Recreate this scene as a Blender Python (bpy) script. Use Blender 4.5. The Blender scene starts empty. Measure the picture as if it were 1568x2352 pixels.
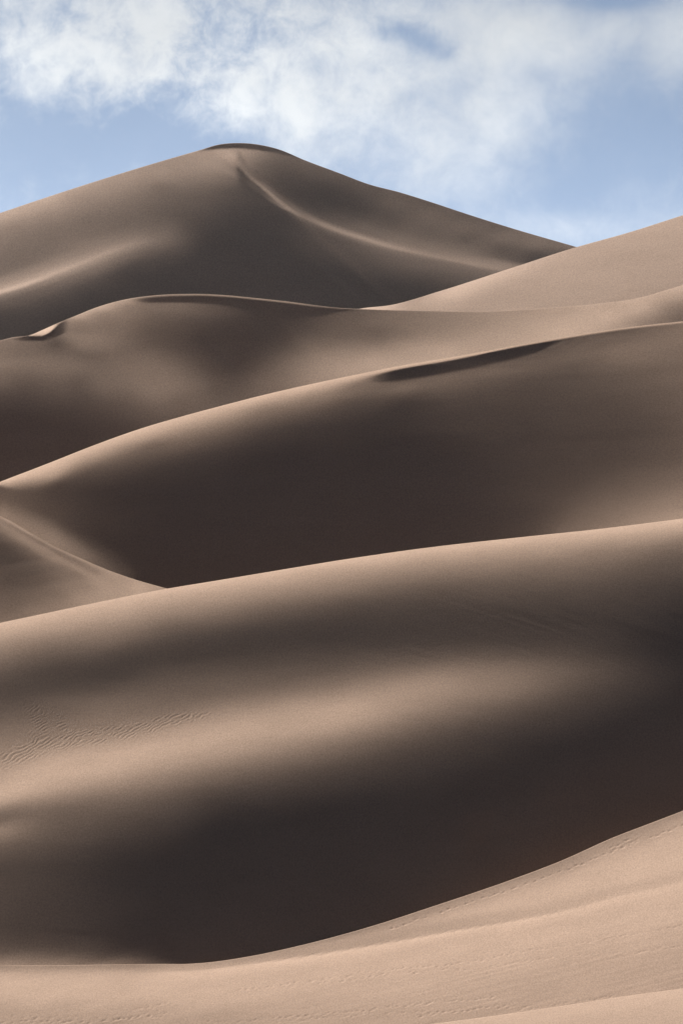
import bpy, math
import numpy as np

# ------------------------------------------------------------------ camera, sky, sun, exposure
SC = bpy.context.scene
W, H = 1568.0, 2352.0                 # pixel frame in which the photograph was measured
FOV_V = math.radians(10.0)            # long telephoto
F = (H / 2) / math.tan(FOV_V / 2)
HOR = H / 2                           # row of the horizon (camera level)
CAM = np.array((0.0, 0.0, 72.0))

SUN_EL, SUN_AZ = math.radians(28), math.radians(35)      # azimuth to the LEFT of the view axis, sun behind the dunes
LDIR = np.array((-math.sin(SUN_AZ) * math.cos(SUN_EL), math.cos(SUN_AZ) * math.cos(SUN_EL), math.sin(SUN_EL)))

HAZE = 4.3e-6                         # haze density per metre

cam_d = bpy.data.cameras.new('camera')
cam = bpy.data.objects.new('camera', cam_d)
SC.collection.objects.link(cam)
cam.location = CAM
cam.rotation_euler = (math.pi / 2, 0, 0)
cam_d.sensor_fit = 'VERTICAL'
cam_d.sensor_height = 36.0
cam_d.lens = 18.0 / math.tan(FOV_V / 2)
cam_d.clip_start, cam_d.clip_end = 1.0, 60000.0
SC.camera = cam

SC.view_settings.view_transform = 'Standard'
SC.view_settings.look = 'None'
SC.view_settings.gamma = 1.0
SC.view_settings.exposure = 1.82
SC.cycles.max_bounces = 4
SC.cycles.diffuse_bounces = 1

sun_d = bpy.data.lights.new('sun', 'SUN')
sun_d.energy = 5.0
sun_d.angle = math.radians(1.0)
sun_d.color = (1.0, 0.97, 0.92)
sun = bpy.data.objects.new('sun', sun_d)
SC.collection.objects.link(sun)
sun.rotation_euler = (math.pi / 2 - SUN_EL, 0, math.pi + SUN_AZ)


def make_world():
    w = bpy.data.worlds.new('World')
    SC.world = w
    w.use_nodes = True
    nt = w.node_tree
    nt.nodes.clear()
    N, L = nt.nodes.new, nt.links.new

    def math_n(op, a, b=None, c=None, clamp=False):
        n = N('ShaderNodeMath')
        n.operation = op
        n.use_clamp = clamp
        for i, v in enumerate((a, b, c)):
            if v is None:
                continue
            if isinstance(v, (int, float)):
                n.inputs[i].default_value = v
            else:
                L(v, n.inputs[i])
        return n.outputs[0]

    sky = N('ShaderNodeTexSky')
    sky.sky_type = 'NISHITA'
    sky.sun_disc = False
    sky.sun_elevation = SUN_EL
    sky.sun_rotation = -SUN_AZ
    sky.altitude = 2500
    sky.air_density = 0.11
    sky.dust_density = 0.8
    sky.ozone_density = 0.0

    hue = N('ShaderNodeMix')
    hue.data_type = 'RGBA'
    hue.blend_type = 'MULTIPLY'
    hue.inputs['Factor'].default_value = 1.0
    hue.inputs['B'].default_value = (0.90, 1.0, 0.93, 1)
    L(sky.outputs[0], hue.inputs['A'])
    air = hue.outputs['Result']

    tc = N('ShaderNodeTexCoord')
    sep = N('ShaderNodeSeparateXYZ')
    L(tc.outputs['Generated'], sep.inputs[0])
    az = math_n('MULTIPLY', math_n('ARCTAN2', sep.outputs[0], sep.outputs[1]), 57.2958)   # degrees, 0 = view axis
    el = math_n('MULTIPLY', math_n('ARCSINE', sep.outputs[2]), 57.2958)

    def noise(scale, detail, rough, seed, stretch=(1, 1, 1), dist=0.0):
        mp = N('ShaderNodeMapping')
        mp.inputs['Scale'].default_value = stretch
        mp.inputs['Location'].default_value = (seed, seed * 0.37, seed * 1.7)
        L(tc.outputs['Generated'], mp.inputs[0])
        n = N('ShaderNodeTexNoise')
        n.inputs['Scale'].default_value = scale
        n.inputs['Detail'].default_value = detail
        n.inputs['Roughness'].default_value = rough
        n.inputs['Distortion'].default_value = dist
        L(mp.outputs[0], n.inputs[0])
        return n.outputs[0]

    big = noise(9.0, 2.0, 0.5, 3.1)
    mid = noise(62.0, 6.0, 0.60, 1.3, (1, 1, 1.15), 0.3)
    fine = noise(180.0, 7.0, 0.66, 7.7, (1, 1, 1.0), 0.35)

    # the cloud banks the photograph shows, as soft lumps of cover in (azimuth, elevation)
    deg = math.degrees(1.0 / F)
    blobs = [  # u, row, radius u, radius row, weight
        (340, 150, 300, 130, 0.42), (800, 150, 950, 260, 0.10), (640, 240, 190, 95, 0.30), (90, 60, 110, 120, 0.12), (560, 20, 420, 90, 0.17),
        (95, 185, 55, 50, 0.30), (800, 150, 170, 110, 0.30), (1120, 110, 200, 190, 0.28), (1330, 80, 260, 85, 0.25),
        (1560, 110, 80, 110, 0.20), (900, 330, 300, 120, 0.22), (1000, 420, 130, 90, 0.16),
        (1260, 530, 200, 55, 0.26), (1130, 300, 140, 110, 0.14), (1560, 560, 160, 60, 0.14),
        (925, 72, 50, 24, -0.30), (975, 100, 48, 24, -0.34), (1015, 126, 30, 18, -0.24), (420, 200, 60, 22, -0.16), (250, 330, 260, 60, -0.22),
        (1490, 290, 190, 110, -0.18), (1400, 5, 120, 22, -0.25), (265, 60, 30, 30, -0.10),
    ]
    cov = math_n('MULTIPLY_ADD', big, 0.55, -0.20)
    for (u, r, ru, rr, wgt) in blobs:
        da = math_n('MULTIPLY', math_n('SUBTRACT', az, (u - W / 2) * deg), 1.0 / (ru * deg))
        de = math_n('MULTIPLY', math_n('SUBTRACT', el, (HOR - r) * deg), 1.0 / (rr * deg))
        d2 = math_n('ADD', math_n('MULTIPLY', da, da), math_n('MULTIPLY', de, de))
        g = math_n('POWER', 2.71828, math_n('MULTIPLY', d2, -1.0))
        cov = math_n('MULTIPLY_ADD', g, wgt, cov)
    # break the cover up: billows in the thick bank, smooth veil elsewhere
    da = math_n('MULTIPLY', math_n('SUBTRACT', az, (380 - W / 2) * deg), 1.0 / (560 * deg))
    de = math_n('MULTIPLY', math_n('SUBTRACT', el, (HOR - 110) * deg), 1.0 / (260 * deg))
    amp = math_n('POWER', 2.71828, math_n('MULTIPLY', math_n('ADD', math_n('MULTIPLY', da, da), math_n('MULTIPLY', de, de)), -1.0))
    amp = math_n('MULTIPLY_ADD', amp, 0.76, 0.24)
    nz = math_n('ADD', math_n('MULTIPLY_ADD', mid, 1.6, -0.8), math_n('MULTIPLY_ADD', fine, 1.35, -0.675))
    d = math_n('MULTIPLY_ADD', nz, amp, cov)
    mr = N('ShaderNodeMapRange')
    mr.interpolation_type = 'SMOOTHSTEP'
    mr.inputs['From Min'].default_value = -0.02
    mr.inputs['From Max'].default_value = 0.80
    L(d, mr.inputs[0])
    dens = math_n('MULTIPLY_ADD', mr.outputs[0], 0.83, 0.16)      # thin veil everywhere

    # cloud = sunlight scattered towards the viewer: whiter and brighter than the air behind it
    bw = N('ShaderNodeRGBToBW')
    L(air, bw.inputs[0])
    lum = math_n('MULTIPLY', bw.outputs[0], math_n('MULTIPLY_ADD', noise(48.0, 4.0, 0.55, 12.3), 0.36, 0.84))
    cl = N('ShaderNodeMix')
    cl.data_type = 'RGBA'
    cl.blend_type = 'MULTIPLY'
    cl.inputs['Factor'].default_value = 1.0
    L(lum, cl.inputs['A'])
    cl.inputs['B'].default_value = (2.30, 2.40, 2.48, 1)
    mx = N('ShaderNodeMix')
    mx.data_type = 'RGBA'
    L(dens, mx.inputs['Factor'])
    L(air, mx.inputs['A'])
    L(cl.outputs['Result'], mx.inputs['B'])
    bg = N('ShaderNodeBackground')
    bg.inputs['Strength'].default_value = 0.05
    L(mx.outputs['Result'], bg.inputs['Color'])
    out = N('ShaderNodeOutputWorld')
    L(bg.outputs[0], out.inputs[0])


make_world()


# ------------------------------------------------------------------ sand
def sand_material(name, px, tint=(1, 1, 1), streak=0.05):
    """Sand seen from far: px is the size in metres of one picture pixel at that dune."""
    m = bpy.data.materials.new(name)
    m.use_nodes = True
    nt = m.node_tree
    nt.nodes.clear()
    N, L = nt.nodes.new, nt.links.new
    out = N('ShaderNodeOutputMaterial')
    bs = N('ShaderNodeBsdfPrincipled')
    bs.inputs['Roughness'].default_value = 1.0
    bs.inputs['Specular IOR Level'].default_value = 0.0
    L(bs.outputs[0], out.inputs[0])
    geo = N('ShaderNodeTexCoord')

    def noise(scale, detail, rough, stretch=(1, 1, 1), rot=0.0):
        mp = N('ShaderNodeMapping')
        mp.inputs['Scale'].default_value = stretch
        mp.inputs['Rotation'].default_value = (0, 0, rot)
        L(geo.outputs['Object'], mp.inputs[0])
        n = N('ShaderNodeTexNoise')
        n.inputs['Scale'].default_value = scale
        n.inputs['Detail'].default_value = detail
        n.inputs['Roughness'].default_value = rough
        L(mp.outputs[0], n.inputs[0])
        return n.outputs[0]

    def ramp(fac, lo, hi):
        r = N('ShaderNodeMapRange')
        r.inputs['From Min'].default_value = 0.25
        r.inputs['From Max'].default_value = 0.75
        r.inputs['To Min'].default_value = lo
        r.inputs['To Max'].default_value = hi
        L(fac, r.inputs[0])
        return r.outputs[0]

    grain = noise(0.7 / px, 2.0, 0.7, (1, 0.3, 1))
    patch = noise(0.02 / px, 4.0, 0.55)
    streaks = noise(0.05 / px, 4.0, 0.6, (0.16, 0.5, 1.0), math.radians(-30))
    v = ramp(grain, 0.80, 1.20)
    for f, lo, hi in ((patch, 0.95, 1.05), (streaks, 1 - streak, 1 + streak)):
        mm = N('ShaderNodeMath')
        mm.operation = 'MULTIPLY'
        L(v, mm.inputs[0])
        L(ramp(f, lo, hi), mm.inputs[1])
        v = mm.outputs[0]
    mix = N('ShaderNodeMix')
    mix.data_type = 'RGBA'
    mix.blend_type = 'MULTIPLY'
    mix.inputs['Factor'].default_value = 1.0
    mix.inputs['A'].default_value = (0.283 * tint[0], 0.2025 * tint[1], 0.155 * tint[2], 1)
    L(v, mix.inputs['B'])
    L(mix.outputs['Result'], bs.inputs['Base Color'])
    # relief: grain and faint wind streaks
    b1 = N('ShaderNodeBump')
    b1.inputs['Strength'].default_value = 0.30
    b1.inputs['Distance'].default_value = px * 0.5
    L(grain, b1.inputs['Height'])
    b2 = N('ShaderNodeBump')
    b2.inputs['Strength'].default_value = 0.12
    b2.inputs['Distance'].default_value = px * 1.2
    L(streaks, b2.inputs['Height'])
    L(b1.outputs[0], b2.inputs['Normal'])
    L(b2.outputs[0], bs.inputs['Normal'])
    return m


# ------------------------------------------------------------------ small numeric helpers
def curve(pts):
    """Smooth C1 curve row(u) through points, levelling out beyond its ends."""
    p = np.array(sorted(pts), float)
    x, y = p[:, 0], p[:, 1]
    s = np.diff(y) / np.diff(x)
    m = np.empty(len(x))
    h = np.diff(x)
    m[1:-1] = (s[:-1] * h[1:] + s[1:] * h[:-1]) / (h[1:] + h[:-1])
    m[0], m[-1] = s[0], s[-1]

    def f(u):
        u = np.asarray(u, float)
        i = np.clip(np.searchsorted(x, u) - 1, 0, len(x) - 2)
        d = x[i + 1] - x[i]
        t = np.clip((u - x[i]) / d, 0, 1)
        r = ((1 + 2 * t) * (1 - t) ** 2 * y[i] + t * (1 - t) ** 2 * d * m[i]
             + t * t * (3 - 2 * t) * y[i + 1] + t * t * (t - 1) * d * m[i + 1])
        lo, hi = np.maximum(x[0] - u, 0), np.maximum(u - x[-1], 0)          # beyond the ends the line levels out
        return r - m[0] * 420 * (1 - np.exp(-lo / 420)) + m[-1] * 420 * (1 - np.exp(-hi / 420))
    return f


def smooth(a, b, x):
    t = np.clip((x - a) / (b - a), 0, 1)
    return t * t * (3 - 2 * t)


def s2l(v):
    v = np.clip(np.asarray(v, float) / 255.0, 0, 1)
    return np.where(v <= 0.04045, v / 12.92, ((v + 0.055) / 1.055) ** 2.4)


KSUN, AMB = 1.07, 0.0195        # brightness of a surface square to the sun / of one the sun does not reach


NLMIN = [None]
AIR = [0.0]                    # light the haze adds in front of the dune being solved


def tone_model(pa, pb, a, b):
    """Perceived tone of a sand slope whose log-distance changes by (pa, pb) per radian."""
    nx, ny, nz = pa, -(1 + a * pa + b * pb), pb
    nl = (nx * LDIR[0] + ny * LDIR[1] + nz * LDIR[2]) / np.sqrt(nx * nx + ny * ny + nz * nz)
    s = 0.5 * (nl + np.sqrt(nl * nl + 0.010 ** 2))
    return (KSUN * s + AMB + AIR[0]) ** 0.45


def steep(pa, pb, a, b):
    pbs = np.maximum(pb, 0.4)
    g = np.sqrt(pa * pa + (1 + a * pa + b * pb) ** 2) / pbs
    o = np.maximum(g - 0.69, 0.0) + np.maximum(0.4 - pb, 0) * 3
    if NLMIN[0] is not None:          # a face the sun just grazes: nowhere steeper than the sunbeam
        ny = -(1 + a * pa + b * pb)
        nl = (pa * LDIR[0] + ny * LDIR[1] + pb * LDIR[2]) / np.sqrt(pa * pa + ny * ny + pb * pb)
        lim = NLMIN[0](a * F + W / 2, HOR - b * F) if callable(NLMIN[0]) else NLMIN[0]
        o = o + 6.0 * np.maximum(lim - nl, 0)
    return o


def rbf(points, asp, c, crest, shear, U, R):
    """Smooth interpolation of scattered (u, row, tone) slope readings."""
    p = np.array(points, float)
    sh = crest if shear else (lambda u: 0 * u)
    X = np.stack([p[:, 0] / asp, p[:, 1] - sh(p[:, 0])], 1)
    d = np.sqrt(((X[:, None] - X[None]) ** 2).sum(-1) + c * c)
    n = len(p)
    mean = p[:, 2].mean()
    wgt = np.linalg.solve(d - np.eye(n) * 1.0, p[:, 2] - mean)
    q = np.stack([U.ravel() / asp, (R - sh(U)).ravel()], 1)
    o = np.empty(len(q))
    for i in range(0, len(q), 20000):
        e = q[i:i + 20000]
        dd = np.sqrt((e[:, None, 0] - X[None, :, 0]) ** 2 + (e[:, None, 1] - X[None, :, 1]) ** 2 + c * c)
        o[i:i + 20000] = dd @ wgt
    return np.clip(o.reshape(U.shape) + mean, 36, 215)


class Grid:
    def __init__(self, u, t, crest):
        self.u, self.t = u, t
        self.du, self.dt = u[1] - u[0], np.diff(t)[:, None]
        uc, tc = (u[1:] + u[:-1]) / 2, (t[1:] + t[:-1]) / 2
        self.U, self.T = np.meshgrid(uc, tc)
        cr = crest(uc)
        self.slope = ((crest(uc + 2) - crest(uc - 2)) / 4)[None]
        self.R = cr[None] + self.T
        self.a, self.b = (self.U - W / 2) / F, (HOR - self.R) / F

    def grad(self, q):
        s = q[:, 1:] + q[:, :-1]
        qt = (s[1:] - s[:-1]) / (2 * self.dt)
        d = q[:, 1:] - q[:, :-1]
        qu = (d[1:] + d[:-1]) / (2 * self.du)
        return F * (qu - self.slope * qt), -F * qt

    def grad_T(self, ga, gb):
        o = np.zeros((len(self.t), len(self.u)))
        gu = F * ga / (2 * self.du)
        gt = (-F * gb - F * self.slope * ga) / (2 * self.dt)
        o[1:, 1:] += gu + gt
        o[:-1, 1:] += gu - gt
        o[1:, :-1] += -gu + gt
        o[:-1, :-1] += -gu - gt
        return o

    def sm(self, q):
        g = (q[1:] - q[:-1]) / self.dt
        v = F * (g[1:] - g[:-1])
        h = F * (q[:, 2:] - 2 * q[:, 1:-1] + q[:, :-2]) / self.du
        x = F * (g[:, 1:] - g[:, :-1])
        return v, h, x

    def sm_T(self, v, h, x):
        o = np.zeros((len(self.t), len(self.u)))
        g = np.zeros((len(self.t) - 1, len(self.u)))
        g[1:] += F * v
        g[:-1] -= F * v
        g[:, 1:] += F * x
        g[:, :-1] -= F * x
        g = g / self.dt
        o[1:] += g
        o[:-1] -= g
        h = F * h / self.du
        o[:, 2:] += h
        o[:, 1:-1] -= 2 * h
        o[:, :-2] += h
        return o


def solve_relief(crest, bottom, tone, u0, u1, tmax, lam=0.02, last=(6, 2, 5)):
    """Log-distance field q(t, u) of a dune face whose slopes have the given tones under this sun."""
    q = None
    pu = pt = None
    for lev, (du, dmin, dmax) in enumerate(((48, 8, 32), (24, 5, 16), (12, 3, 8), last)):
        nu = int(round((u1 - u0) / du)) + 1
        u = np.linspace(u0, u1, nu)
        t, step = [0.0], float(dmin)
        while t[-1] < tmax:
            t.append(t[-1] + step)
            step = min(step * 1.12, dmax)
        t = np.array(t)
        G = Grid(u, t, crest)
        if q is None:
            q = -2.0 * (t[:, None] / F) + 0 * u[None]
        else:
            qi = np.array([np.interp(t, pt, q[:, j]) for j in range(len(pu))]).T
            q = np.array([np.interp(u, pu, qi[k]) for k in range(len(t))])
        pu, pt = u, t
        uc = np.clip(G.U, 4, W - 4)                    # beside the frame the slopes carry on as at its edge
        tgt = (s2l(tone(uc, crest(uc) + G.T))) ** 0.45
        side = 1 - 0.65 * (G.U < 0) - 0.65 * (G.U > W)
        vis = side * (crest(uc) + G.T < np.minimum(bottom(uc) + 14, H + 30))
        area = (G.du * G.dt) ** 0.5 / 6.0
        wd = vis * area
        wp = (0.004 + 0.03 * (vis == 0)) * area
        ws = 1.2 * area
        for it in range(7 if lev < 3 else 5):
            pa, pb = G.grad(q)
            e = 1e-3
            M = tone_model(pa, pb, G.a, G.b)
            Ma = (tone_model(pa + e, pb, G.a, G.b) - M) / e
            Mb = (tone_model(pa, pb + e, G.a, G.b) - M) / e
            S = steep(pa, pb, G.a, G.b)
            Sa = (steep(pa + e, pb, G.a, G.b) - S) / e
            Sb = (steep(pa, pb + e, G.a, G.b) - S) / e
            r = wd * (M - tgt)
            rp = wp * (pb - 1.8)
            rpa = wp * pa
            v, h, x = G.sm(q)
            lv, lh, lx = lam * 0.6, lam * 1.0, lam * 0.8
            gr = (G.grad_T(wd * Ma * r + wp * rpa + ws * Sa * ws * S,
                           wd * Mb * r + wp * rp + ws * Sb * ws * S)
                  + G.sm_T(lv * lv * v, lh * lh * h, lx * lx * x))
            H11 = (wd * Ma) ** 2 + wp ** 2 + (ws * Sa) ** 2
            H22 = (wd * Mb) ** 2 + wp ** 2 + (ws * Sb) ** 2
            H12 = wd * wd * Ma * Mb + ws * ws * Sa * Sb

            def A(z):
                za, zb = G.grad(z)
                y = G.grad_T(H11 * za + H12 * zb, H12 * za + H22 * zb)
                v, h, x = G.sm(z)
                return y + G.sm_T(lv * lv * v, lh * lh * h, lx * lx * x)
            # Jacobi preconditioner
            dg = np.zeros_like(q)
            c = (F / 2) ** 2 * (H22 / G.dt ** 2 + H11 / G.du ** 2)
            dg[1:, 1:] += c; dg[:-1, 1:] += c; dg[1:, :-1] += c; dg[:-1, :-1] += c
            idt = 1 / G.dt
            sv = np.zeros_like(q)
            sv[1:-1] += (idt[1:] + idt[:-1]) ** 2; sv[2:] += idt[1:] ** 2; sv[:-2] += idt[:-1] ** 2
            dg += F * F * (lv * lv * sv + lh * lh * 6 / G.du ** 2 + 4 * lx * lx * np.vstack([idt ** 2, idt[-1:] ** 2]))
            dx = np.zeros_like(q)
            res = -gr
            z = res / dg
            p = z.copy()
            rz = (res * z).sum()
            rz0 = rz
            for k in range(120 if lev < 2 else 90 if lev < 3 else 60):
                Ap = A(p)
                al = rz / (p * Ap).sum()
                dx += al * p
                res -= al * Ap
                z = res / dg
                rn = (res * z).sum()
                if rn < 1e-7 * rz0:
                    break
                p = z + (rn / rz) * p
                rz = rn

            def cost(qq):
                pa, pb = G.grad(qq)
                v, h, x = G.sm(qq)
                return ((wd * (tone_model(pa, pb, G.a, G.b) - tgt)) ** 2).sum() + ((wp * (pb - 1.8)) ** 2).sum() + \
                    ((wp * pa) ** 2).sum() + ((ws * steep(pa, pb, G.a, G.b)) ** 2).sum() + \
                    ((lv * v) ** 2).sum() + ((lh * h) ** 2).sum() + ((lx * x) ** 2).sum()
            c0, st = cost(q), 1.0
            while st > 0.02 and cost(q + st * dx) > c0:
                st *= 0.5
            if st <= 0.02:
                break
            q = q + st * dx
    pa, pb = G.grad(q)
    err = np.abs(tone_model(pa, pb, G.a, G.b) - tgt)[vis > 0.5]
    print('relief: cells %d, mean tone error %.4f, p95 %.4f' % (G.U.size, err.mean(), np.percentile(err, 95)))
    return u, t, q - q[0].mean()


def cubic_resample(x, y, xn):
    """Catmull-Rom along axis 0 of y (nodes x) at xn."""
    m = np.gradient(y, x, axis=0)
    i = np.clip(np.searchsorted(x, xn) - 1, 0, len(x) - 2)
    d = (x[i + 1] - x[i])[:, None]
    t = np.clip((xn - x[i])[:, None] / d, 0, 1)
    return ((1 + 2 * t) * (1 - t) ** 2 * y[i] + t * (1 - t) ** 2 * d * m[i]
            + t * t * (3 - 2 * t) * y[i + 1] + t * t * (t - 1) * d * m[i + 1])


class Dune:
    def __init__(self, name, label, crest, bottom, tone, u0, u1, tmax, lam=0.02, air=0.0, nlmin=None, last=(6, 2, 5)):
        AIR[0], NLMIN[0] = air, nlmin
        self.name, self.label, self.crest, self.bottom = name, label, crest, bottom
        self.u, self.t, self.q = solve_relief(crest, bottom, tone, u0, u1, tmax, lam, last)
        self.scale = 1.0

    def depth(self, uu, row):
        """distance at columns uu and rows row (before scaling)"""
        tt = row - self.crest(uu)
        o = []
        for x, y in zip(uu, tt):
            j = np.clip((x - self.u[0]) / (self.u[1] - self.u[0]), 0, len(self.u) - 1.001)
            k = int(j)
            col = self.q[:, k] * (1 - (j - k)) + self.q[:, k + 1] * (j - k)
            o.append(np.interp(y, self.t, col))
        return np.exp(np.array(o))

    def build(self, mat, su, sv, relief=None, back=1.0, fine=None):
        """su, sv: vertex spacing; fine = (u from, u to, t from, t to, su, sv) meshes a patch more finely"""
        cuts = [(-60.0, W + 60, su)] if not fine else [(-60.0, fine[0], su), (fine[0], fine[1], fine[4]), (fine[1], W + 60, su)]
        cuts = [(-9e3, -60.0, su * 3.5)] + cuts + [(W + 60, 9e3, su * 3.5)]          # coarser beside the frame
        un = np.concatenate([np.arange(max(a, self.u[0]), min(b, self.u[-1] + 0.1), d) for a, b, d in cuts if min(b, self.u[-1] + 0.1) > max(a, self.u[0])])
        tn, step = [0.0], min(sv, 1.5)
        while tn[-1] < self.t[-1] - 1:
            d = min(step, fine[5]) if fine and fine[2] < tn[-1] < fine[3] else step
            tn.append(tn[-1] + d)
            step = min(step * 1.08, sv)
        tn = np.array(tn)
        q = cubic_resample(self.t, self.q, tn)
        q = cubic_resample(self.u, q.T, un).T
        # carry the dune on beside the measured stretch, in widening steps
        ext = np.cumsum(np.linspace(8, 120, 40))
        n = 6
        if un[0] < 0:
            g = (q[:, :1] - q[:, n:n + 1]) / (un[n] - un[0])
            q = np.concatenate([(q[:, :1] + g * 200 * (1 - np.exp(-ext / 200)))[:, ::-1], q], 1)
            un = np.concatenate([(un[0] - ext)[::-1], un])
        if un[-1] > W:
            g = (q[:, -1:] - q[:, -1 - n:-n]) / (un[-1] - un[-1 - n])
            q = np.concatenate([q, q[:, -1:] + g * 200 * (1 - np.exp(-ext / 200))], 1)
            un = np.concatenate([un, un[-1] + ext])
        Uu, Tt = np.meshgrid(un, tn)
        R = self.crest(Uu) + Tt
        Y = self.scale * np.exp(q)
        P = np.stack([Y * (Uu - W / 2) / F, Y, Y * (HOR - R) / F], -1)
        if relief is not None:
            P[..., 2] += relief(Uu, R, Y)
        # far side: rolls over the crest and falls away
        P0 = P[0]
        rows = []
        yc = P0[:, 1]
        b0 = (HOR - self.crest(un)) / F
        n = 26
        wid = 0.035 * yc * back
        d = np.linspace(0, 1, n + 1)[1:] ** 1.8 * 4.5
        for x in d:
            s = np.minimum(x, 1.0)
            end = -0.48
            # slope eases from the line of sight to the lee slope
            drop = (b0 - 0.015) * (s - s * s / 2) + end * (s * s / 2) + end * (x - s)
            yy = yc + x * wid
            rows.append(np.stack([P0[:, 0] * yy / yc, yy, P0[:, 2] + drop * wid], -1))
        P = np.concatenate([np.array(rows[::-1]), P], 0) + CAM
        nr, nc = P.shape[:2]
        idx = np.arange(nr * nc).reshape(nr, nc)
        quads = np.stack([idx[1:, :-1], idx[1:, 1:], idx[:-1, 1:], idx[:-1, :-1]], -1).reshape(-1, 4)
        me = bpy.data.meshes.new(self.name)
        me.vertices.add(nr * nc)
        me.vertices.foreach_set('co', P.reshape(-1).astype(np.float32))
        me.loops.add(quads.size)
        me.loops.foreach_set('vertex_index', quads.reshape(-1).astype(np.int32))
        me.polygons.add(len(quads))
        me.polygons.foreach_set('loop_start', np.arange(0, quads.size, 4, dtype=np.int32))
        me.polygons.foreach_set('loop_total', np.full(len(quads), 4, dtype=np.int32))
        me.polygons.foreach_set('use_smooth', np.ones(len(quads), dtype=bool))
        me.update(calc_edges=True)
        me.materials.append(mat)
        o = bpy.data.objects.new(self.name, me)
        SC.collection.objects.link(o)
        o['kind'] = 'structure'
        o['label'] = self.label
        o['category'] = 'sand dune'
        return o


def cols(d):
    return [(u, r, t) for u, lst in d.items() for r, t in lst]


def along(crv, us, offs):
    """the same reading at several distances from a line"""
    return [(u, float(crv(u)) + o, t) for u in us for o, t in offs]


def band(u, r, top, bot, soft_t, soft_b, ua, ub, us):
    """soft mask of the strip between two lines"""
    return (smooth(-soft_t, soft_t, r - top(u)) * (1 - smooth(-soft_b, soft_b, r - bot(u)))
            * smooth(ua, ua + us, u) * (1 - smooth(ub - us, ub, u)))


def profile(v, u, r, line, offs, rows, ua, ub, us):
    """lay a cross-profile (tones at row offsets from a line, varying along u) over the tones v"""
    s = (r - line(u)) / np.sqrt(1 + ((line(u + 4) - line(u - 4)) / 8) ** 2)
    ku = sorted(rows)
    tab = np.array([rows[k] for k in ku], float)
    o = np.zeros_like(v)
    tone_at = [np.interp(u, ku, tab[:, i]) for i in range(len(offs))]
    for i in range(len(offs) - 1):
        t = smooth(offs[i], offs[i + 1], s) * 0.5 + np.clip((s - offs[i]) / (offs[i + 1] - offs[i]), 0, 1) * 0.5
        seg = (s >= offs[i]) & (s < offs[i + 1])
        o = np.where(seg, tone_at[i] * (1 - t) + tone_at[i + 1] * t, o)
    m = smooth(offs[0], offs[1], s) * (1 - smooth(offs[-2], offs[-1], s))
    m = m * smooth(ua, ua + us, u) * (1 - smooth(ub - us, ub, u))
    return v * (1 - m) + o * m


# ------------------------------------------------------------------ the dunes: crest lines and slope readings
LO, HI = -520, 2088

crA = curve([(0, 489.5), (90, 459), (175, 431), (260, 404), (350, 376.5), (420, 356), (460, 344.5), (500, 332.5), (540, 328.5), (590, 331.5),
             (640, 343), (700, 368), (780, 398), (846, 423), (915, 441), (989, 464), (1070, 491), (1184, 527), (1322, 567), (1568, 640)])
crB = curve([(400, 800), (600, 765), (740, 735), (823, 709.5), (897, 700.5), (1012, 668), (1161, 620), (1322, 568), (1443, 534), (1568, 494)])
crC = curve([(0, 782.5), (30, 775), (70, 769.5), (100, 757), (127, 745), (175, 725), (225, 705), (285, 688.5), (350, 679), (425, 675.5), (500, 677),
             (575, 683.5), (650, 691.5), (784, 707.5), (823, 709.5), (989, 714), (1104, 715.5), (1242, 708.6), (1370, 698), (1460, 685.6), (1568, 654.6)])
crD = curve([(0, 1107), (117, 1062), (205, 1027), (328, 983), (411, 958.5), (528, 927), (600, 908.5), (704, 884.5), (821, 860), (920, 840), (1064, 816), (1209, 789),
             (1309, 772), (1434, 753), (1568, 738)])
crE = curve([(-200, 1090), (0, 1184.5), (30, 1199.5), (75, 1226), (125, 1254.5), (175, 1277.5), (230, 1301.5), (300, 1327.5), (350, 1342.5), (385, 1352),
             (500, 1380), (700, 1420)])
crF = curve([(0, 1431), (125, 1404.5), (250, 1378.5), (385, 1352), (500, 1333), (650, 1308), (784, 1286), (984, 1257.5), (1184, 1235),
             (1384, 1214), (1568, 1191)])
crG = curve([(0, 2218), (140, 2217), (275, 2215), (375, 2214), (425, 2214), (475, 2211), (575, 2196.5), (675, 2175), (784, 2147), (884, 2117.7), (984, 2085),
             (1084, 2051.7), (1184, 2016.7), (1284, 1978.7), (1409, 1922.7), (1484, 1893.7), (1568, 1861.7)])
crH = curve([(700, 2392), (999, 2351), (1084, 2340), (1259, 2315), (1434, 2288), (1568, 2270)])

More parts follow.
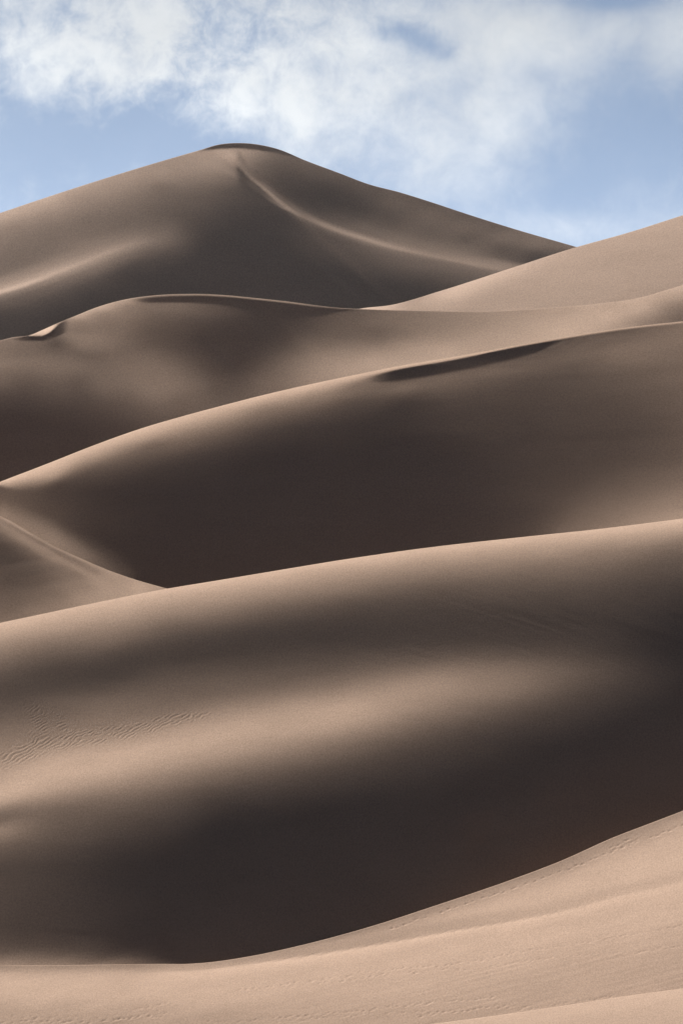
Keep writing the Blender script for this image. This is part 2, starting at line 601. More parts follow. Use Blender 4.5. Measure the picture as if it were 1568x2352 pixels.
# ---- A: the far peak
inr = curve([(545, 380), (560, 400), (600, 432), (640, 465), (680, 490), (740, 517), (784, 533), (830, 547), (880, 563), (950, 580), (1020, 595), (1080, 607), (1160, 622)])
hlA = curve([(-60, 690), (0, 672), (60, 654), (150, 619), (230, 587), (300, 561), (380, 547), (450, 535)])
ptsA = cols({0: [(497, 165), (508, 150), (520, 138), (532, 126), (548, 118), (570, 112), (595, 107), (620, 105), (700, 86), (722, 70), (745, 64), (765, 62)],
             40: [(486, 165), (497, 150), (508, 138), (520, 126), (534, 118), (552, 112), (573, 108), (594, 104), (615, 104), (690, 96), (704, 80), (719, 68), (740, 64), (760, 62)],
             110: [(462, 165), (475, 148), (490, 134), (510, 118), (540, 108), (570, 105), (600, 108), (670, 92), (690, 74), (715, 64), (740, 60)],
             200: [(430, 155), (450, 135), (500, 106), (540, 106), (570, 118), (680, 64)],
             300: [(396, 145), (420, 135), (450, 115), (490, 99), (520, 100), (620, 66), (670, 60)],
             374: [(377, 138), (388, 141), (399, 141), (411, 130), (424, 113), (440, 104), (455, 98), (470, 92), (493, 88), (515, 92), (530, 98), (543, 105), (554, 106), (566, 98), (576, 84), (591, 72), (606, 66), (628, 60), (655, 58)],
             460: [(356, 142), (380, 138), (420, 108), (480, 84), (520, 70), (570, 62)],
             500: [(352, 150), (370, 142), (410, 112), (450, 84), (500, 70)],
             535: [(352, 152), (370, 142), (400, 112), (440, 82), (500, 66)],
             600: [(360, 112), (380, 98), (405, 92), (500, 64), (560, 60), (640, 57)],
             650: [(362, 95), (400, 78), (430, 74), (540, 62), (600, 59)],
             700: [(380, 92), (410, 76), (440, 66), (460, 68), (560, 70), (620, 59), (680, 57)],
             760: [(405, 85), (440, 66), (470, 65), (495, 78), (570, 75), (620, 60), (680, 57)],
             830: [(430, 85), (460, 70), (490, 70), (520, 95), (600, 78), (650, 58)],
             900: [(448, 88), (470, 92), (495, 78), (525, 90), (550, 112), (625, 76), (660, 60)],
             980: [(472, 85), (490, 98), (520, 90), (550, 95), (575, 120), (630, 80), (670, 62)],
             1070: [(500, 90), (520, 100), (550, 85), (580, 108), (630, 92), (650, 85)],
             1150: [(525, 92), (545, 105), (570, 85), (595, 90), (610, 100)],
             1230: [(550, 108), (565, 105), (585, 75), (600, 70)],
             1310: [(570, 105), (580, 85)]})
capB = curve([(440, 352), (470, 346), (500, 342.5), (540, 341), (590, 345), (640, 352.5), (690, 367), (720, 377)])


def toneA(u, r):
    v = rbf(ptsA, 1.6, 5.0, crA, False, u, r)
    v = profile(v, u, r, inr, (-30, -14, -5, -1.5, 2, 5, 14, 34),
                {545: (105, 110, 118, 100, 80, 78, 74, 72), 600: (78, 90, 116, 138, 92, 76, 70, 66), 660: (66, 88, 124, 158, 104, 80, 68, 64),
                 740: (70, 86, 122, 178, 138, 106, 84, 66), 830: (84, 98, 122, 165, 142, 118, 96, 74), 920: (98, 114, 128, 142, 128, 112, 98, 80),
                 1020: (108, 118, 130, 140, 124, 112, 100, 88), 1160: (112, 122, 130, 138, 124, 112, 102, 92)}, 535, 1260, 24)
    v = profile(v, u, r, hlA, (-50, -24, -8, -1.5, 3, 9, 24, 60),
                {-60: (118, 134, 160, 190, 165, 112, 90, 72), 60: (114, 132, 160, 184, 160, 118, 92, 68), 150: (112, 126, 148, 166, 156, 136, 102, 68),
                 230: (108, 120, 138, 150, 148, 136, 110, 70), 310: (96, 106, 120, 128, 127, 120, 100, 68), 400: (90, 95, 100, 102, 100, 95, 82, 62)}, -400, 400, 90)
    m = band(u, r, lambda x: crA(x) - 6, capB, 1.5, 1.8, 448, 705, 40)
    return v * (1 - m) + 74 * m


# ---- B: the lit shoulder on the right
ptsB = along(crB, (870,), [(2, 205)]) + along(crB, (900, 1000, 1161), [(5, 182), (25, 166)]) + along(crB, (1322, 1443, 1560), [(5, 166), (40, 158), (90, 154)]) + \
    along(crC, (950, 1100, 1242, 1370), [(-6, 152), (-30, 154)]) + along(crC, (1460, 1560), [(-6, 148), (-40, 152)])


def toneB(u, r):
    return rbf(ptsB, 3.0, 25.0, crB, True, u, r)


# ---- C: the middle dune with the curled crest
ptsC = cols({0: [(790, 112), (815, 108), (840, 112), (862, 100), (882, 92), (900, 74), (925, 60), (955, 51), (1010, 48), (1060, 47)],
             50: [(787, 105), (804, 100), (818, 99), (829, 107), (841, 104), (854, 98), (866, 87), (880, 82), (893, 74), (905, 66), (918, 60), (933, 54), (955, 51), (990, 48), (1040, 47)],
             100: [(793, 92), (808, 94), (825, 103), (842, 104), (858, 96), (875, 86), (892, 78), (908, 69), (925, 60), (950, 53), (1000, 48)],
             130: [(756, 120), (772, 105), (785, 78)],
             150: [(745, 124), (764, 116), (782, 98), (800, 90), (820, 96), (840, 103), (860, 96), (880, 85), (900, 76), (920, 67), (940, 58), (975, 51), (1010, 48)],
             180: [(727, 160), (735, 130), (748, 113), (762, 108), (774, 118), (787, 112), (797, 106), (806, 95), (819, 92), (833, 98), (847, 100), (858, 94), (871, 86), (885, 80), (899, 74), (913, 69), (927, 65), (940, 59), (955, 54), (985, 50)],
             230: [(708, 165), (717, 132), (735, 114), (760, 106), (782, 114), (800, 102), (815, 93), (830, 92), (850, 99), (870, 98), (890, 90), (910, 82), (930, 70), (955, 58), (985, 52)],
             290: [(692, 150), (702, 122), (722, 112), (745, 102), (770, 94), (790, 92), (808, 94), (830, 98), (855, 103), (880, 102), (905, 92), (930, 78), (955, 66), (980, 56)],
             350: [(698, 100), (706, 105), (718, 98), (732, 90), (745, 84), (758, 79), (771, 76), (784, 77), (797, 83), (816, 92), (835, 101), (853, 104), (867, 106), (892, 108), (911, 101), (930, 91), (944, 82), (962, 74)],
             400: [(703, 100), (715, 94), (730, 86), (745, 77), (762, 71), (780, 69), (800, 72), (820, 84), (845, 97), (870, 104), (895, 102), (915, 95), (935, 87)],
             450: [(703, 90), (715, 87), (730, 76), (745, 69), (765, 62), (785, 59), (805, 62), (825, 70), (845, 80), (870, 90), (895, 94), (925, 90)],
             500: [(703, 76), (709, 80), (720, 76), (731, 67), (742, 62), (753, 58), (770, 55), (786, 54), (803, 55), (819, 57), (836, 60), (853, 66), (869, 73), (886, 77), (902, 82), (913, 85)],
             550: [(714, 66), (735, 60), (755, 56), (790, 54), (820, 56), (845, 61), (865, 68), (885, 76), (905, 82)],
             600: [(738, 58), (760, 57), (790, 58), (815, 64), (840, 76), (865, 87), (893, 92)],
             650: [(742, 58), (750, 60), (766, 63), (785, 67), (799, 75), (813, 85), (832, 92), (851, 97), (870, 102), (884, 102)],
             710: [(745, 70), (770, 80), (800, 102), (835, 120), (865, 124)],
             784: [(725, 82), (745, 88), (770, 88), (800, 114), (830, 138), (855, 142)],
             860: [(714, 90), (722, 95), (735, 98), (748, 97), (761, 92), (771, 95), (781, 101), (790, 110), (800, 123), (810, 136), (820, 147), (833, 152), (846, 150)],
             940: [(720, 108), (745, 112), (770, 110), (800, 142), (830, 156)],
             1020: [(722, 122), (745, 120), (770, 128), (795, 150), (815, 158)],
             1104: [(722, 132), (745, 134), (775, 146), (805, 155)],
             1200: [(716, 142), (745, 148), (785, 160)],
             1300: [(710, 152), (735, 160), (765, 168)],
             1390: [(702, 160), (725, 168), (750, 158)],
             1470: [(692, 166), (712, 158), (740, 128)],
             1560: [(662, 168), (680, 150), (705, 116), (730, 98)]})
slC = curve([(280, 690), (340, 694.5), (400, 695), (450, 696.5), (500, 700), (540, 706), (580, 717), (620, 727), (680, 731), (740, 725), (784, 716), (840, 710)])
lobT = curve([(20, 779), (70, 772), (110, 766), (130, 750)])
lobB = curve([(20, 779), (60, 783), (95, 782), (130, 774), (150, 765)])


def toneC(u, r):
    v = rbf(ptsC, 1.7, 8.0, crC, False, u, r)
    m = band(u, r, lambda x: crC(x) + 3, slC, 1.6, 2.2, 290, 850, 60)
    v = v * (1 - m) + 54 * m
    rim = (1 - smooth(1.5, 5, r - crC(u))) * smooth(290, 330, u) * (1 - smooth(650, 800, u))
    v = v * (1 - rim) + 130 * rim
    m = band(u, r, lobT, lobB, 2.0, 2.5, 25, 165, 30)
    v = v * (1 - m) + 62 * m
    m = band(u, r, lambda x: crC(x) - 6, lobT, 1.5, 2.0, 62, 136, 14)
    return v * (1 - m) + 205 * m


# ---- D: the big shadowed dune
ptsD = cols({0: [(1111, 188), (1119, 166), (1127, 120), (1134, 84), (1142, 76)],
             60: [(1089, 186), (1102, 160), (1114, 120), (1124, 84), (1136, 66), (1150, 70), (1164, 78)],
             125: [(1067, 185), (1079, 165), (1091, 148), (1099, 124), (1105, 96), (1111, 76), (1120, 62), (1132, 56), (1143, 57), (1154, 60), (1166, 66), (1178, 71), (1190, 73)],
             175: [(1043, 184), (1060, 156), (1075, 120), (1088, 90), (1102, 68), (1120, 57), (1150, 52), (1185, 54), (1208, 58)],
             225: [(1024, 184), (1036, 164), (1049, 142), (1060, 112), (1072, 88), (1086, 74), (1102, 62), (1120, 54), (1150, 50), (1190, 50), (1230, 53)],
             340: [(984, 185), (996, 165), (1009, 140), (1018, 112), (1029, 94), (1043, 84), (1057, 75), (1071, 63), (1085, 55), (1106, 51), (1132, 49), (1166, 46), (1210, 45), (1290, 44), (1325, 44)],
             450: [(952, 186), (964, 162), (978, 138), (992, 116), (1006, 98), (1020, 84), (1036, 68), (1054, 57), (1080, 51), (1120, 47), (1200, 44), (1320, 43)],
             600: [(912, 188), (920, 168), (929, 144), (940, 122), (952, 106), (963, 95), (974, 82), (986, 71), (997, 63), (1009, 57), (1026, 53), (1048, 49), (1080, 46), (1150, 44), (1300, 43)],
             720: [(885, 186), (893, 166), (902, 140), (914, 118), (928, 102), (942, 84), (958, 68), (975, 58), (1000, 53), (1040, 48), (1100, 45), (1200, 44), (1285, 43)],
             820: [(864, 184), (871, 150), (880, 112), (892, 106), (904, 96), (920, 78), (938, 64), (960, 56), (1000, 51), (1060, 47), (1200, 44), (1270, 44)],
             930: [(876, 88), (885, 104), (895, 98), (904, 83), (913, 70), (924, 60), (940, 55), (960, 54), (985, 51), (1010, 49), (1040, 47), (1100, 46), (1200, 45), (1260, 45)],
             1034: [(858, 84), (867, 100), (880, 94), (895, 82), (912, 72), (935, 63), (970, 57), (1030, 51), (1120, 48), (1200, 48), (1248, 49)],
             1134: [(840, 86), (850, 98), (865, 88), (885, 76), (915, 68), (960, 61), (1020, 55), (1100, 52), (1180, 52), (1235, 54)],
             1209: [(826, 80), (838, 91), (858, 82), (878, 73), (904, 68), (934, 64), (973, 60), (1013, 57), (1053, 56), (1093, 57), (1132, 57), (1172, 57), (1212, 60), (1228, 63)],
             1309: [(786, 80), (800, 92), (825, 92), (850, 80), (880, 73), (930, 68), (980, 63), (1030, 60), (1080, 62), (1120, 67), (1160, 76), (1195, 88), (1215, 95)],
             1434: [(761, 86), (781, 98), (801, 104), (821, 103), (838, 97), (851, 90), (880, 82), (910, 77), (940, 71), (970, 66), (1000, 64), (1029, 64), (1059, 69), (1089, 77), (1119, 86), (1149, 97), (1179, 110), (1198, 119)],
             1549: [(747, 105), (774, 108), (804, 103), (834, 98), (874, 91), (913, 86), (953, 81), (993, 77), (1023, 75), (1053, 80), (1082, 89), (1112, 101), (1142, 114), (1172, 129), (1188, 138)]})
slD = curve([(800, 872), (850, 878), (884, 877.5), (934, 872), (1034, 854), (1134, 834), (1209, 815), (1249, 801), (1284, 785), (1330, 775)])


def toneD(u, r):
    v = rbf(ptsD, 2.4, 9.0, crD, True, u, r)
    v = profile(v, u, r, crE, (-74, -54, -42, -32, -20, -8, 12, 60),          # the paler foot above the spur
                {0: (62, 70, 80, 92, 108, 121, 124, 124), 60: (60, 71, 84, 98, 112, 121, 122, 122), 125: (57, 72, 89, 105, 117, 122, 122, 122),
                 175: (52, 60, 72, 88, 102, 109, 110, 110), 225: (49, 53, 60, 70, 82, 89, 90, 90), 280: (47, 49, 52, 56, 62, 68, 68, 68),
                 340: (44, 45, 46, 48, 50, 52, 52, 52)}, -900, 345, 60)
    m = band(u, r, lambda x: crD(x) + 7.5 + 5 * (1 - smooth(820, 930, x)) - 4 * smooth(1000, 1200, x), slD, 2.2, 4.0, 815, 1345, 90)
    v = v * (1 - m) + 50 * m
    rim = (1 - smooth(4.0 - 2 * smooth(1000, 1200, u), 8.0 - 3.5 * smooth(1000, 1200, u), r - crD(u))) * smooth(800, 880, u)
    return v * (1 - rim) + (182 - 22 * smooth(950, 1400, u)) * rim


# ---- E: the small spur at the left
ptsE = along(crE, (240, 300, 350, 380), [(2, 150), (8, 148), (20, 150)]) + \
    cols({0: [(1196, 128), (1206, 122), (1217, 108), (1228, 92), (1240, 78), (1255, 71), (1280, 70), (1310, 72), (1340, 80), (1370, 86), (1400, 96), (1425, 104)],
          27: [(1208, 128), (1218, 122), (1229, 110), (1240, 96), (1251, 82), (1263, 73), (1278, 70), (1294, 70), (1310, 72), (1327, 74), (1348, 80), (1370, 85), (1391, 92), (1408, 100)],
          75: [(1245, 126), (1258, 110), (1275, 90), (1295, 78), (1320, 80), (1350, 88), (1380, 100), (1405, 110)],
          125: [(1272, 126), (1288, 112), (1305, 98), (1330, 96), (1360, 104), (1390, 116)],
          180: [(1300, 128), (1318, 114), (1345, 118), (1380, 132)],
          250: [(1330, 138), (1365, 146)], 320: [(1350, 160)]})


def toneE(u, r):
    v = rbf(ptsE, 1.5, 8.0, crE, True, u, r)
    return profile(v, u, r, crE, (-9, -5, 0, 3, 6, 11, 17, 25, 40), {0: (150, 150, 160, 150, 116, 124, 128, 116, 92), 75: (150, 150, 162, 150, 106, 108, 128, 122, 98),
                   150: (145, 145, 148, 140, 108, 104, 118, 128, 112), 220: (150, 150, 152, 148, 128, 118, 122, 130, 126)}, -600, 270, 60)


# ---- F: the long front dune
ptsF = cols({0: [(1436, 182), (1450, 168), (1470, 146), (1506, 114), (1541, 88), (1569, 74), (1600, 76), (1630, 84), (1655, 96), (1685, 110), (1714, 122), (1749, 138), (1783, 154),
                 (1811, 168), (1839, 160), (1855, 132), (1870, 104), (1888, 104), (1905, 124), (1918, 118), (1938, 98), (1960, 84), (1991, 70), (2026, 68), (2060, 67), (2095, 66),
                 (2130, 64), (2155, 66), (2182, 80), (2199, 96), (2213, 126)],
             125: [(1410, 182), (1422, 168), (1442, 148), (1475, 112), (1510, 84), (1545, 68), (1580, 72), (1615, 88), (1650, 100), (1690, 120), (1725, 148), (1755, 166), (1785, 166),
                   (1812, 152), (1840, 118), (1870, 94), (1910, 86), (1950, 72), (1991, 60), (2040, 58), (2100, 58), (2150, 58), (2182, 72), (2200, 94), (2213, 120)],
             250: [(1384, 182), (1402, 164), (1428, 140), (1456, 116), (1484, 92), (1513, 70), (1545, 62), (1570, 72), (1595, 88), (1625, 102), (1655, 112), (1682, 126), (1706, 148),
                   (1731, 166), (1756, 168), (1778, 158), (1801, 138), (1825, 112), (1850, 94), (1880, 80), (1915, 68), (1950, 57), (1991, 51), (2040, 50), (2100, 51), (2160, 52), (2190, 60),
                   (2205, 84), (2213, 112)],
             385: [(1357, 184), (1374, 164), (1400, 138), (1430, 108), (1460, 80), (1490, 66), (1520, 64), (1550, 76), (1580, 88), (1610, 98), (1640, 112), (1668, 136), (1695, 156),
                   (1722, 164), (1750, 152), (1775, 132), (1802, 108), (1830, 86), (1865, 70), (1905, 57), (1950, 49), (2000, 47), (2080, 47), (2150, 44), (2192, 45), (2207, 60)],
             500: [(1338, 184), (1350, 168), (1373, 145), (1403, 115), (1433, 86), (1463, 65), (1495, 61), (1530, 74), (1560, 86), (1590, 96), (1613, 110), (1635, 130), (1658, 147),
                   (1680, 159), (1703, 161), (1725, 151), (1748, 134), (1770, 112), (1797, 90), (1823, 71), (1853, 57), (1880, 50), (1920, 46), (1990, 45), (2080, 45), (2200, 47)],
             650: [(1313, 184), (1328, 164), (1352, 138), (1382, 108), (1412, 80), (1445, 63), (1475, 60), (1505, 68), (1535, 80), (1565, 92), (1592, 112), (1618, 136), (1645, 152),
                   (1668, 156), (1692, 148), (1716, 130), (1740, 110), (1768, 88), (1795, 70), (1825, 58), (1860, 50), (1900, 46), (1990, 45), (2160, 47)],
             784: [(1291, 184), (1303, 164), (1325, 142), (1355, 114), (1381, 87), (1405, 71), (1432, 61), (1458, 59), (1483, 63), (1509, 73), (1539, 89), (1565, 106), (1587, 126),
                   (1606, 143), (1629, 156), (1651, 156), (1674, 143), (1693, 124), (1718, 102), (1745, 84), (1768, 70), (1794, 59), (1823, 51), (1855, 47), (1930, 45), (2000, 45), (2130, 47)],
             984: [(1262, 184), (1278, 162), (1305, 132), (1338, 98), (1380, 73), (1420, 62), (1460, 60), (1490, 70), (1520, 92), (1550, 122), (1580, 138), (1610, 133), (1640, 114), (1670, 92),
                   (1700, 74), (1740, 60), (1800, 50), (1880, 46), (1960, 45), (2070, 47)],
             1184: [(1240, 184), (1256, 162), (1282, 134), (1310, 108), (1345, 85), (1390, 67), (1430, 60), (1470, 63), (1500, 78), (1530, 100), (1560, 112), (1590, 105), (1620, 87), (1650, 70),
                    (1690, 56), (1750, 48), (1830, 45), (1920, 45), (2000, 48)],
             1384: [(1219, 184), (1236, 162), (1262, 127), (1290, 105), (1320, 88), (1360, 71), (1400, 61), (1450, 55), (1490, 60), (1530, 72), (1560, 72), (1590, 64), (1630, 54), (1680, 47),
                    (1750, 44), (1830, 44), (1915, 50)],
             1480: [(1400, 57), (1450, 51), (1500, 51), (1540, 55), (1575, 55), (1610, 50), (1660, 46)],
             1560: [(1197, 184), (1214, 160), (1240, 122), (1270, 95), (1300, 80), (1340, 65), (1380, 55), (1430, 49), (1480, 46), (1530, 48), (1570, 48), (1620, 45), (1700, 44), (1780, 46),
                    (1830, 54), (1855, 60)]})


def toneF(u, r):
    v = rbf(ptsF, 3.2, 12.0, crF, True, u, r)
    return np.maximum(v, 40)


# ---- G: the lit foreground
rdG = curve([(250, 2240), (350, 2237), (475, 2230), (600, 2214), (784, 2187), (884, 2170), (1034, 2143), (1184, 2118), (1284, 2098), (1434, 2058), (1568, 2030)])
ptsG = along(crG, (0, 130, 250), [(3, 134), (16, 158), (36, 168), (70, 168)]) + along(crG, (340,), [(3, 112), (14, 142), (30, 165)]) + \
    along(crG, (480, 600, 784), [(4, 128), (16, 150)]) + along(crG, (900, 1034, 1184), [(4, 136), (20, 152), (42, 164)]) + \
    along(crG, (1300, 1434, 1560), [(4, 136), (20, 148), (45, 162), (90, 170)]) + \
    along(rdG, (360, 475, 600, 784, 884, 1034, 1184, 1284, 1434, 1560), [(50, 170)]) + \
    cols({0: [(2290, 160), (2330, 152), (2352, 150)], 150: [(2300, 160), (2345, 150)], 300: [(2270, 168), (2310, 158), (2345, 150)], 500: [(2310, 158), (2345, 152)],
          700: [(2290, 162), (2340, 155)], 900: [(2260, 165), (2330, 155)], 1100: [(2240, 164), (2300, 156)], 1300: [(2200, 162), (2280, 155)], 1500: [(2140, 164), (2220, 156), (2265, 155)]})


def toneG(u, r):
    v = rbf(ptsG, 3.0, 10.0, crG, True, u, r)
    v = v + 6 * smooth(140, 165, v)
    return profile(v, u, r, rdG, (-40, -16, -5, 0, 5, 22, 50), {350: (145, 150, 168, 184, 181, 176, 170), 600: (140, 148, 160, 194, 188, 178, 171),
                   1034: (150, 156, 160, 195, 186, 177, 170), 1284: (162, 164, 168, 190, 184, 176, 170), 1568: (172, 172, 177, 183, 181, 176, 168)}, 250, 2500, 150)


ptsH = along(crH, (1000, 1200, 1400, 1560), [(4, 184), (30, 176)]) + along(crH, (800, 1560), [(70, 172)])


def toneH(u, r):
    return rbf(ptsH, 3.0, 20.0, crH, True, u, r)


bottomH = curve([(0, 2500), (1568, 2500)])
G_ = Dune('foreground_sand', 'pale lit foreground sand crossed by footprint trails', crG, curve([(0, 2400), (1568, 2400)]), toneG, LO, HI, 560, 0.008, 0.0045)
H_ = Dune('foreground_rise', 'pale sand rise cutting the bottom right corner', crH, bottomH, toneH, 500, HI, 220, 0.03, 0.0045)
F_ = Dune('front_dune', 'long dune with broad bright band, dark lower face and rippled patch', crF, crG, toneF, LO, HI, 1110, 0.016, 0.005)
E_ = Dune('spur_dune', 'small pale spur descending from the left edge between two larger dunes', crE, crF, toneE, LO, 700, 540, 0.005, 0.006, 0.03, (4, 1.5, 3))
D_ = Dune('shadowed_dune', 'large dark shadowed dune with a bright sharp crest across the middle', crD, lambda u: np.where(u < 385, crE(u), crF(u)), toneD, LO, HI, 540, 0.012, 0.006)
C_ = Dune('curled_dune', 'dune with curled arching crest and hollow below the far peak', crC, crD, toneC, LO, HI, 400, 0.006, 0.008, lambda u, r: 0.009 - 0.08 * smooth(905, 940, r) * (1 - smooth(280, 360, u)), (5, 2, 3.5))
B_ = Dune('shoulder_dune', 'evenly lit pale dune shoulder rising to the right edge', crB, crC, toneB, 560, HI, 260, 0.03, 0.009)
A_ = Dune('peak_dune', 'tallest far dune with dark capped summit and winding ridge', crA, lambda u: np.where(u < 823, crC(u), np.minimum(crC(u), crB(u))), toneA, LO, HI, 480, 0.009, 0.014, 0.010, (4, 2, 3))

# distances: every dune starts a little behind the crest in front of it
uv = np.arange(0, 1569, 24.0)


def behind(back, front, gap, ua=0, ub=1568):
    x = uv[(uv >= ua) & (uv <= ub)]
    fr = front.depth(x, front.crest(x)) * front.scale
    bk = back.depth(x, front.crest(x))
    back.scale = gap * (fr / bk).max()


G_.scale = 440.0
H_.scale = 0.97 * (G_.depth(uv[uv > 1000], crH(uv[uv > 1000])) * G_.scale / H_.depth(uv[uv > 1000], crH(uv[uv > 1000]))).min()
behind(F_, G_, 1.004)
behind(E_, F_, 1.03, 0, 385)
behind(D_, F_, 1.08, 385, 1568)
s1 = D_.scale
behind(D_, E_, 1.05, 0, 385)
D_.scale = max(s1, D_.scale)
behind(C_, D_, 1.22)
behind(B_, C_, 1.12, 823, 1568)
behind(A_, C_, 1.7, 0, 823)
s1 = A_.scale
behind(A_, B_, 1.10, 823, 1322)
A_.scale = max(s1, A_.scale)

# ------------------------------------------------------------------ small relief: footprints, ripples, wind combing
RNG = np.random.default_rng(7)


def vnoise(x, y, seed):
    """smooth value noise, about -1..1"""
    tab = np.random.default_rng(seed).uniform(-1, 1, (128, 128))
    xi, yi = np.floor(x).astype(int), np.floor(y).astype(int)
    fx, fy = x - xi, y - yi
    fx, fy = fx * fx * (3 - 2 * fx), fy * fy * (3 - 2 * fy)
    g = lambda a, b: tab[(yi + b) % 128, (xi + a) % 128]
    return (g(0, 0) * (1 - fx) + g(1, 0) * fx) * (1 - fy) + (g(0, 1) * (1 - fx) + g(1, 1) * fx) * fy


def trail(pts, step, depth, wob=1.5, pair=2.0, skip=0.1):
    """footprints (u, row, size, depth) along a path"""
    f = curve(pts)
    ks = sorted(p[0] for p in pts)
    x, out, k = ks[0] + RNG.uniform(0, step), [], 0
    while x < ks[-1]:
        if RNG.uniform() > skip:
            out.append((x + RNG.normal(0, 2), float(f(x)) + pair * (k % 2 - 0.5) + RNG.normal(0, wob * 0.5), RNG.uniform(3.2, 5.2), depth * RNG.uniform(0.6, 1.25)))
        x += step * RNG.uniform(0.75, 1.3)
        k += 1
    return out


prints = []
prints += trail([(890, 2138), (984, 2105), (1084, 2071), (1194, 2036), (1304, 1996), (1409, 1955), (1474, 1930), (1568, 1895), (1700, 1840)], 17, 1.0)
prints += trail([(1400, 1950), (1434, 1938), (1470, 1926)], 9, 0.9, 6)
prints += trail([(1300, 2035), (1380, 2005), (1470, 1968), (1568, 1922), (1700, 1865)], 20, 0.45)
prints += trail([(1030, 2140), (1200, 2082), (1330, 2028)], 26, 0.3)
prints += trail([(784, 2250), (829, 2234), (880, 2229), (960, 2222), (1054, 2214), (1104, 2205), (1174, 2190), (1284, 2174), (1384, 2157), (1509, 2138), (1568, 2125), (1700, 2098)], 16, 0.8)
prints += trail([(780, 2256), (834, 2246), (934, 2234), (984, 2229), (1060, 2222)], 17, 0.9)
prints += trail([(1040, 2232), (1129, 2218), (1214, 2207), (1304, 2196), (1409, 2190), (1509, 2183), (1568, 2174), (1700, 2155)], 15, 0.7)
prints += trail([(545, 2273), (630, 2266), (675, 2258), (740, 2250), (790, 2244)], 15, 0.75, 3)
prints += trail([(600, 2272), (700, 2262), (790, 2254)], 17, 0.5, 3)
prints += trail([(290, 2298), (350, 2292), (405, 2288)], 13, 0.6, 3)
prints += trail([(310, 2318), (360, 2311), (400, 2305)], 14, 0.7, 4)
prints += trail([(300, 2338), (330, 2331), (385, 2322)], 16, 0.7, 3)
prints += trail([(-40, 2349), (100, 2346), (200, 2347), (300, 2340), (380, 2336)], 12, 0.9, 3)
prints += trail([(30, 2338), (150, 2336), (280, 2340)], 17, 0.5, 4)
prints += trail([(480, 2348), (600, 2342), (784, 2325), (884, 2315), (944, 2308), (1059, 2298), (1140, 2292)], 13, 0.7, 3)
prints += trail([(620, 2349), (720, 2340), (860, 2330), (980, 2322)], 14, 0.6, 3)
prints += trail([(960, 2332), (1084, 2318), (1150, 2312), (1209, 2316), (1264, 2308), (1334, 2298), (1409, 2288)], 12, 0.8, 3)
prints += trail([(0, 2234), (60, 2236), (120, 2235)], 22, 0.35, 1)


def relief_G(U, R, Y):
    px = Y / F
    o = np.zeros_like(U)
    un = U[0]
    cr = crG(un)
    t = R[:, 0] - cr[0]
    for (u, r, sz, dep) in prints:
        j0, j1 = np.searchsorted(un, (u - 12, u + 12))
        if j1 <= j0:
            continue
        k0, k1 = np.searchsorted(t, (r - crG(u) - 16, r - crG(u) + 16))
        du, dr = U[k0:k1, j0:j1] - u, R[k0:k1, j0:j1] - r + 0.22 * (U[k0:k1, j0:j1] - u)
        e = (du / sz) ** 2 + (dr / 1.9) ** 2
        o[k0:k1, j0:j1] += 0.8 * dep * (-1.5 * np.exp(-e) + 0.5 * np.exp(-(du / sz) ** 2 - ((dr - 3.2) / 1.8) ** 2))
    # wind combing, running up to the right
    w = R + 0.24 * U
    m = smooth(30, 110, R - rdG(U)) * (0.35 + 0.65 * smooth(600, 1250, U)) + 0.18
    comb = vnoise(U / 160, w / 5.0, 3) + 0.6 * vnoise(U / 70, w / 2.8, 4)
    o += 0.17 * m * comb + 0.35 * vnoise(U / 260, w / 22, 8)
    return o * px


rpl = curve([(-60, 1775), (0, 1752), (60, 1728), (130, 1706), (190, 1697), (250, 1688), (320, 1675), (400, 1655), (460, 1645), (560, 1640)])


def relief_F(U, R, Y):
    px = Y / F
    half = np.interp(U, (-60, 0, 130, 250, 400, 470, 560), (30, 28, 26, 20, 17, 9, 3))
    m = (1 - smooth(0.55, 1.15, np.abs(R - rpl(U)) / half)) * (1 - smooth(430, 560, U))
    br = 92 + (R - 1720) * 0.02 + np.where(R < 1660, (R - 1660) * 0.35, (R - 1660) * 0.05)        # arm running up the slope
    m2 = (1 - smooth(10, 34, np.abs(U - br))) * smooth(1600, 1640, R) * (1 - smooth(1725, 1750, R))
    br3 = 145 + (R - 1690) * 0.1
    m3 = 0.7 * (1 - smooth(6, 18, np.abs(U - br3))) * smooth(1625, 1660, R) * (1 - smooth(1690, 1715, R))
    m = np.maximum(m, np.maximum(m2 * 0.6, m3))
    wx = 4.0 * vnoise(U / 30, R / 18, 11) + 2.6 * vnoise(U / 11, R / 8, 12)
    ph = 2 * np.pi * (0.50 * U + 0.86 * R + wx) / 6.8
    gate = smooth(-0.3, 0.35, vnoise(U / 17, R / 7, 13) + 0.25)
    o = 0.32 * m * gate * (np.sin(ph) + 0.35 * np.sin(2 * ph + 0.8))
    # blown streaks, descending to the right
    w = R - (0.17 + 0.0001 * (U - 700)) * U
    m = smooth(420, 900, U) * (0.6 + 0.4 * (1 - smooth(1480, 1640, R)))
    o += 0.10 * m * (vnoise(U / 120, w / 7.0, 21) + 0.5 * vnoise(U / 60, w / 3.6, 22)) + 0.06 * vnoise(U / 200, w / 16, 23)
    return o * px


def relief_D(U, R, Y):
    w = R + 0.05 * U
    near = 1 - smooth(30, 150, R - crD(U))
    o = 0.07 * vnoise(U / 110, w / 7.0, 31) * (0.3 + near * smooth(700, 950, U)) + 0.08 * vnoise(U / 200, w / 18, 32)
    s = smooth(1180, 1260, U) * (1 - smooth(1420, 1560, U)) * (1 - smooth(15, 55, R - crD(U)))
    o += 0.08 * s * vnoise((U + 1.2 * R) / 14, R / 16, 33)
    return o * Y / F


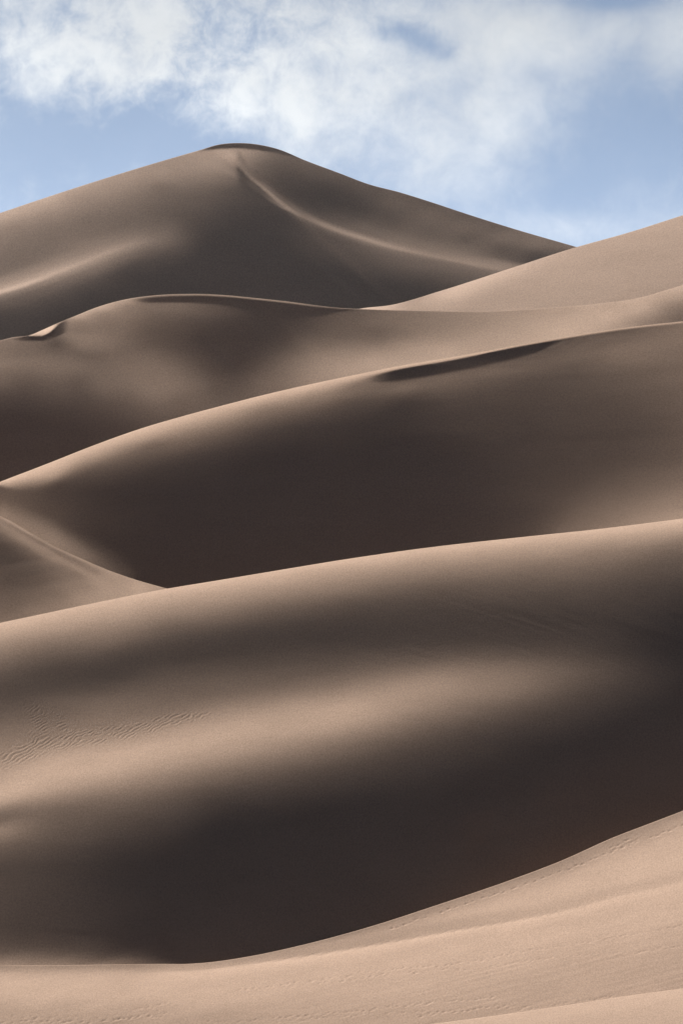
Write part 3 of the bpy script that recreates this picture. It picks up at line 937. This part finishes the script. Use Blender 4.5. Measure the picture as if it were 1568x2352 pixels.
def relief_C(U, R, Y):
    w = R - 0.22 * U
    wisp = np.exp(-((R - curve([(0, 886), (50, 893), (120, 905), (200, 924), (260, 945)])(U)) / 9) ** 2) * (1 - smooth(200, 300, U))
    o = 0.03 * vnoise(U / 130, w / 9.0, 41) + 0.04 * vnoise(U / 220, w / 22, 42) + 0.05 * wisp * vnoise((U + R) / 22, w / 6, 43)
    return o * Y / F


def relief_A(U, R, Y):
    w = R + 0.12 * U
    right = smooth(620, 760, U)
    o = 0.02 * vnoise(U / 120, w / 7.0, 51) * (1 - right) + \
        0.012 * right * vnoise(U / 70, (R - 0.35 * U) / 8.0, 53) * smooth(0, 25, inr(U) - R)
    return o * Y / F


def relief_soft(U, R, Y):
    return (0.10 * vnoise(U / 120, (R + 0.2 * U) / 8.0, 61) + 0.15 * vnoise(U / 220, (R + 0.2 * U) / 20, 62)) * Y / F


AIRLIGHT_TINT = {'peak_dune': (0.96, 1.0, 1.05), 'shoulder_dune': (0.97, 1.0, 1.04), 'curled_dune': (0.98, 1.0, 1.02)}      # greying of distant air, painted into the far dunes' sand colour
for dn, su, sv, st, rl, fn in ((G_, 2.2, 1.6, 0.02, relief_G, None), (H_, 4, 3, 0.02, relief_soft, None), (F_, 3.4, 2.8, 0.03, relief_F, (-20, 560, 180, 400, 1.8, 1.5)),
                               (E_, 4, 2.4, 0.03, relief_soft, None), (D_, 3.2, 2.6, 0.03, relief_D, None), (C_, 3.2, 2.2, 0.03, relief_C, None),
                               (B_, 5, 3, 0.02, relief_soft, None), (A_, 3.2, 2.2, 0.03, relief_A, None)):
    px = dn.scale * FOV_V / 1024
    dn.build(sand_material('sand_' + dn.name, px, AIRLIGHT_TINT.get(dn.name, (1, 1, 1)), st), su, sv, rl, 1.0, fn)

# unseen valley floor under and beyond the dunes, darkened to weaken bounced light
me = bpy.data.meshes.new('desert_floor')
me.from_pydata([(-6000, -3000, 0), (6000, -3000, 0), (6000, 9000, 0), (-6000, 9000, 0)], [], [(0, 1, 2, 3)])
me.materials.append(sand_material('low_bounce_floor', 0.3, (0.30, 0.36, 0.34)))
fl = bpy.data.objects.new('desert_floor', me)
SC.collection.objects.link(fl)
fl['kind'] = 'structure'
fl['label'] = 'unseen valley plain under the dunes, made dark to weaken bounced light'
fl['category'] = 'ground'

# the air between: thin dusty haze that pales the far dunes
HZ_TOP = max((o.matrix_world @ v.co).z for o in [bpy.data.objects['peak_dune']] for v in o.data.vertices) + 6.0
bx = [(x, y, z) for z in (-1.0, HZ_TOP) for x, y in ((-6500, -3500), (6500, -3500), (6500, 9500), (-6500, 9500))]
me = bpy.data.meshes.new('haze')
me.from_pydata(bx, [], [(3, 2, 1, 0), (4, 5, 6, 7), (0, 1, 5, 4), (1, 2, 6, 5), (2, 3, 7, 6), (3, 0, 4, 7)])
hm = bpy.data.materials.new('haze_air')
hm.use_nodes = True
hm.node_tree.nodes.clear()
ho = hm.node_tree.nodes.new('ShaderNodeOutputMaterial')
hv = hm.node_tree.nodes.new('ShaderNodeVolumePrincipled')
hv.inputs['Color'].default_value = (0.86, 0.90, 0.95, 1)
hv.inputs['Density'].default_value = HAZE
hv.inputs['Anisotropy'].default_value = 0.35
hm.node_tree.links.new(hv.outputs[0], ho.inputs['Volume'])
me.materials.append(hm)
hz = bpy.data.objects.new('haze', me)
SC.collection.objects.link(hz)
hz['kind'] = 'stuff'
hz['label'] = 'thin dusty haze in the air over the dunes'
hz['category'] = 'haze'
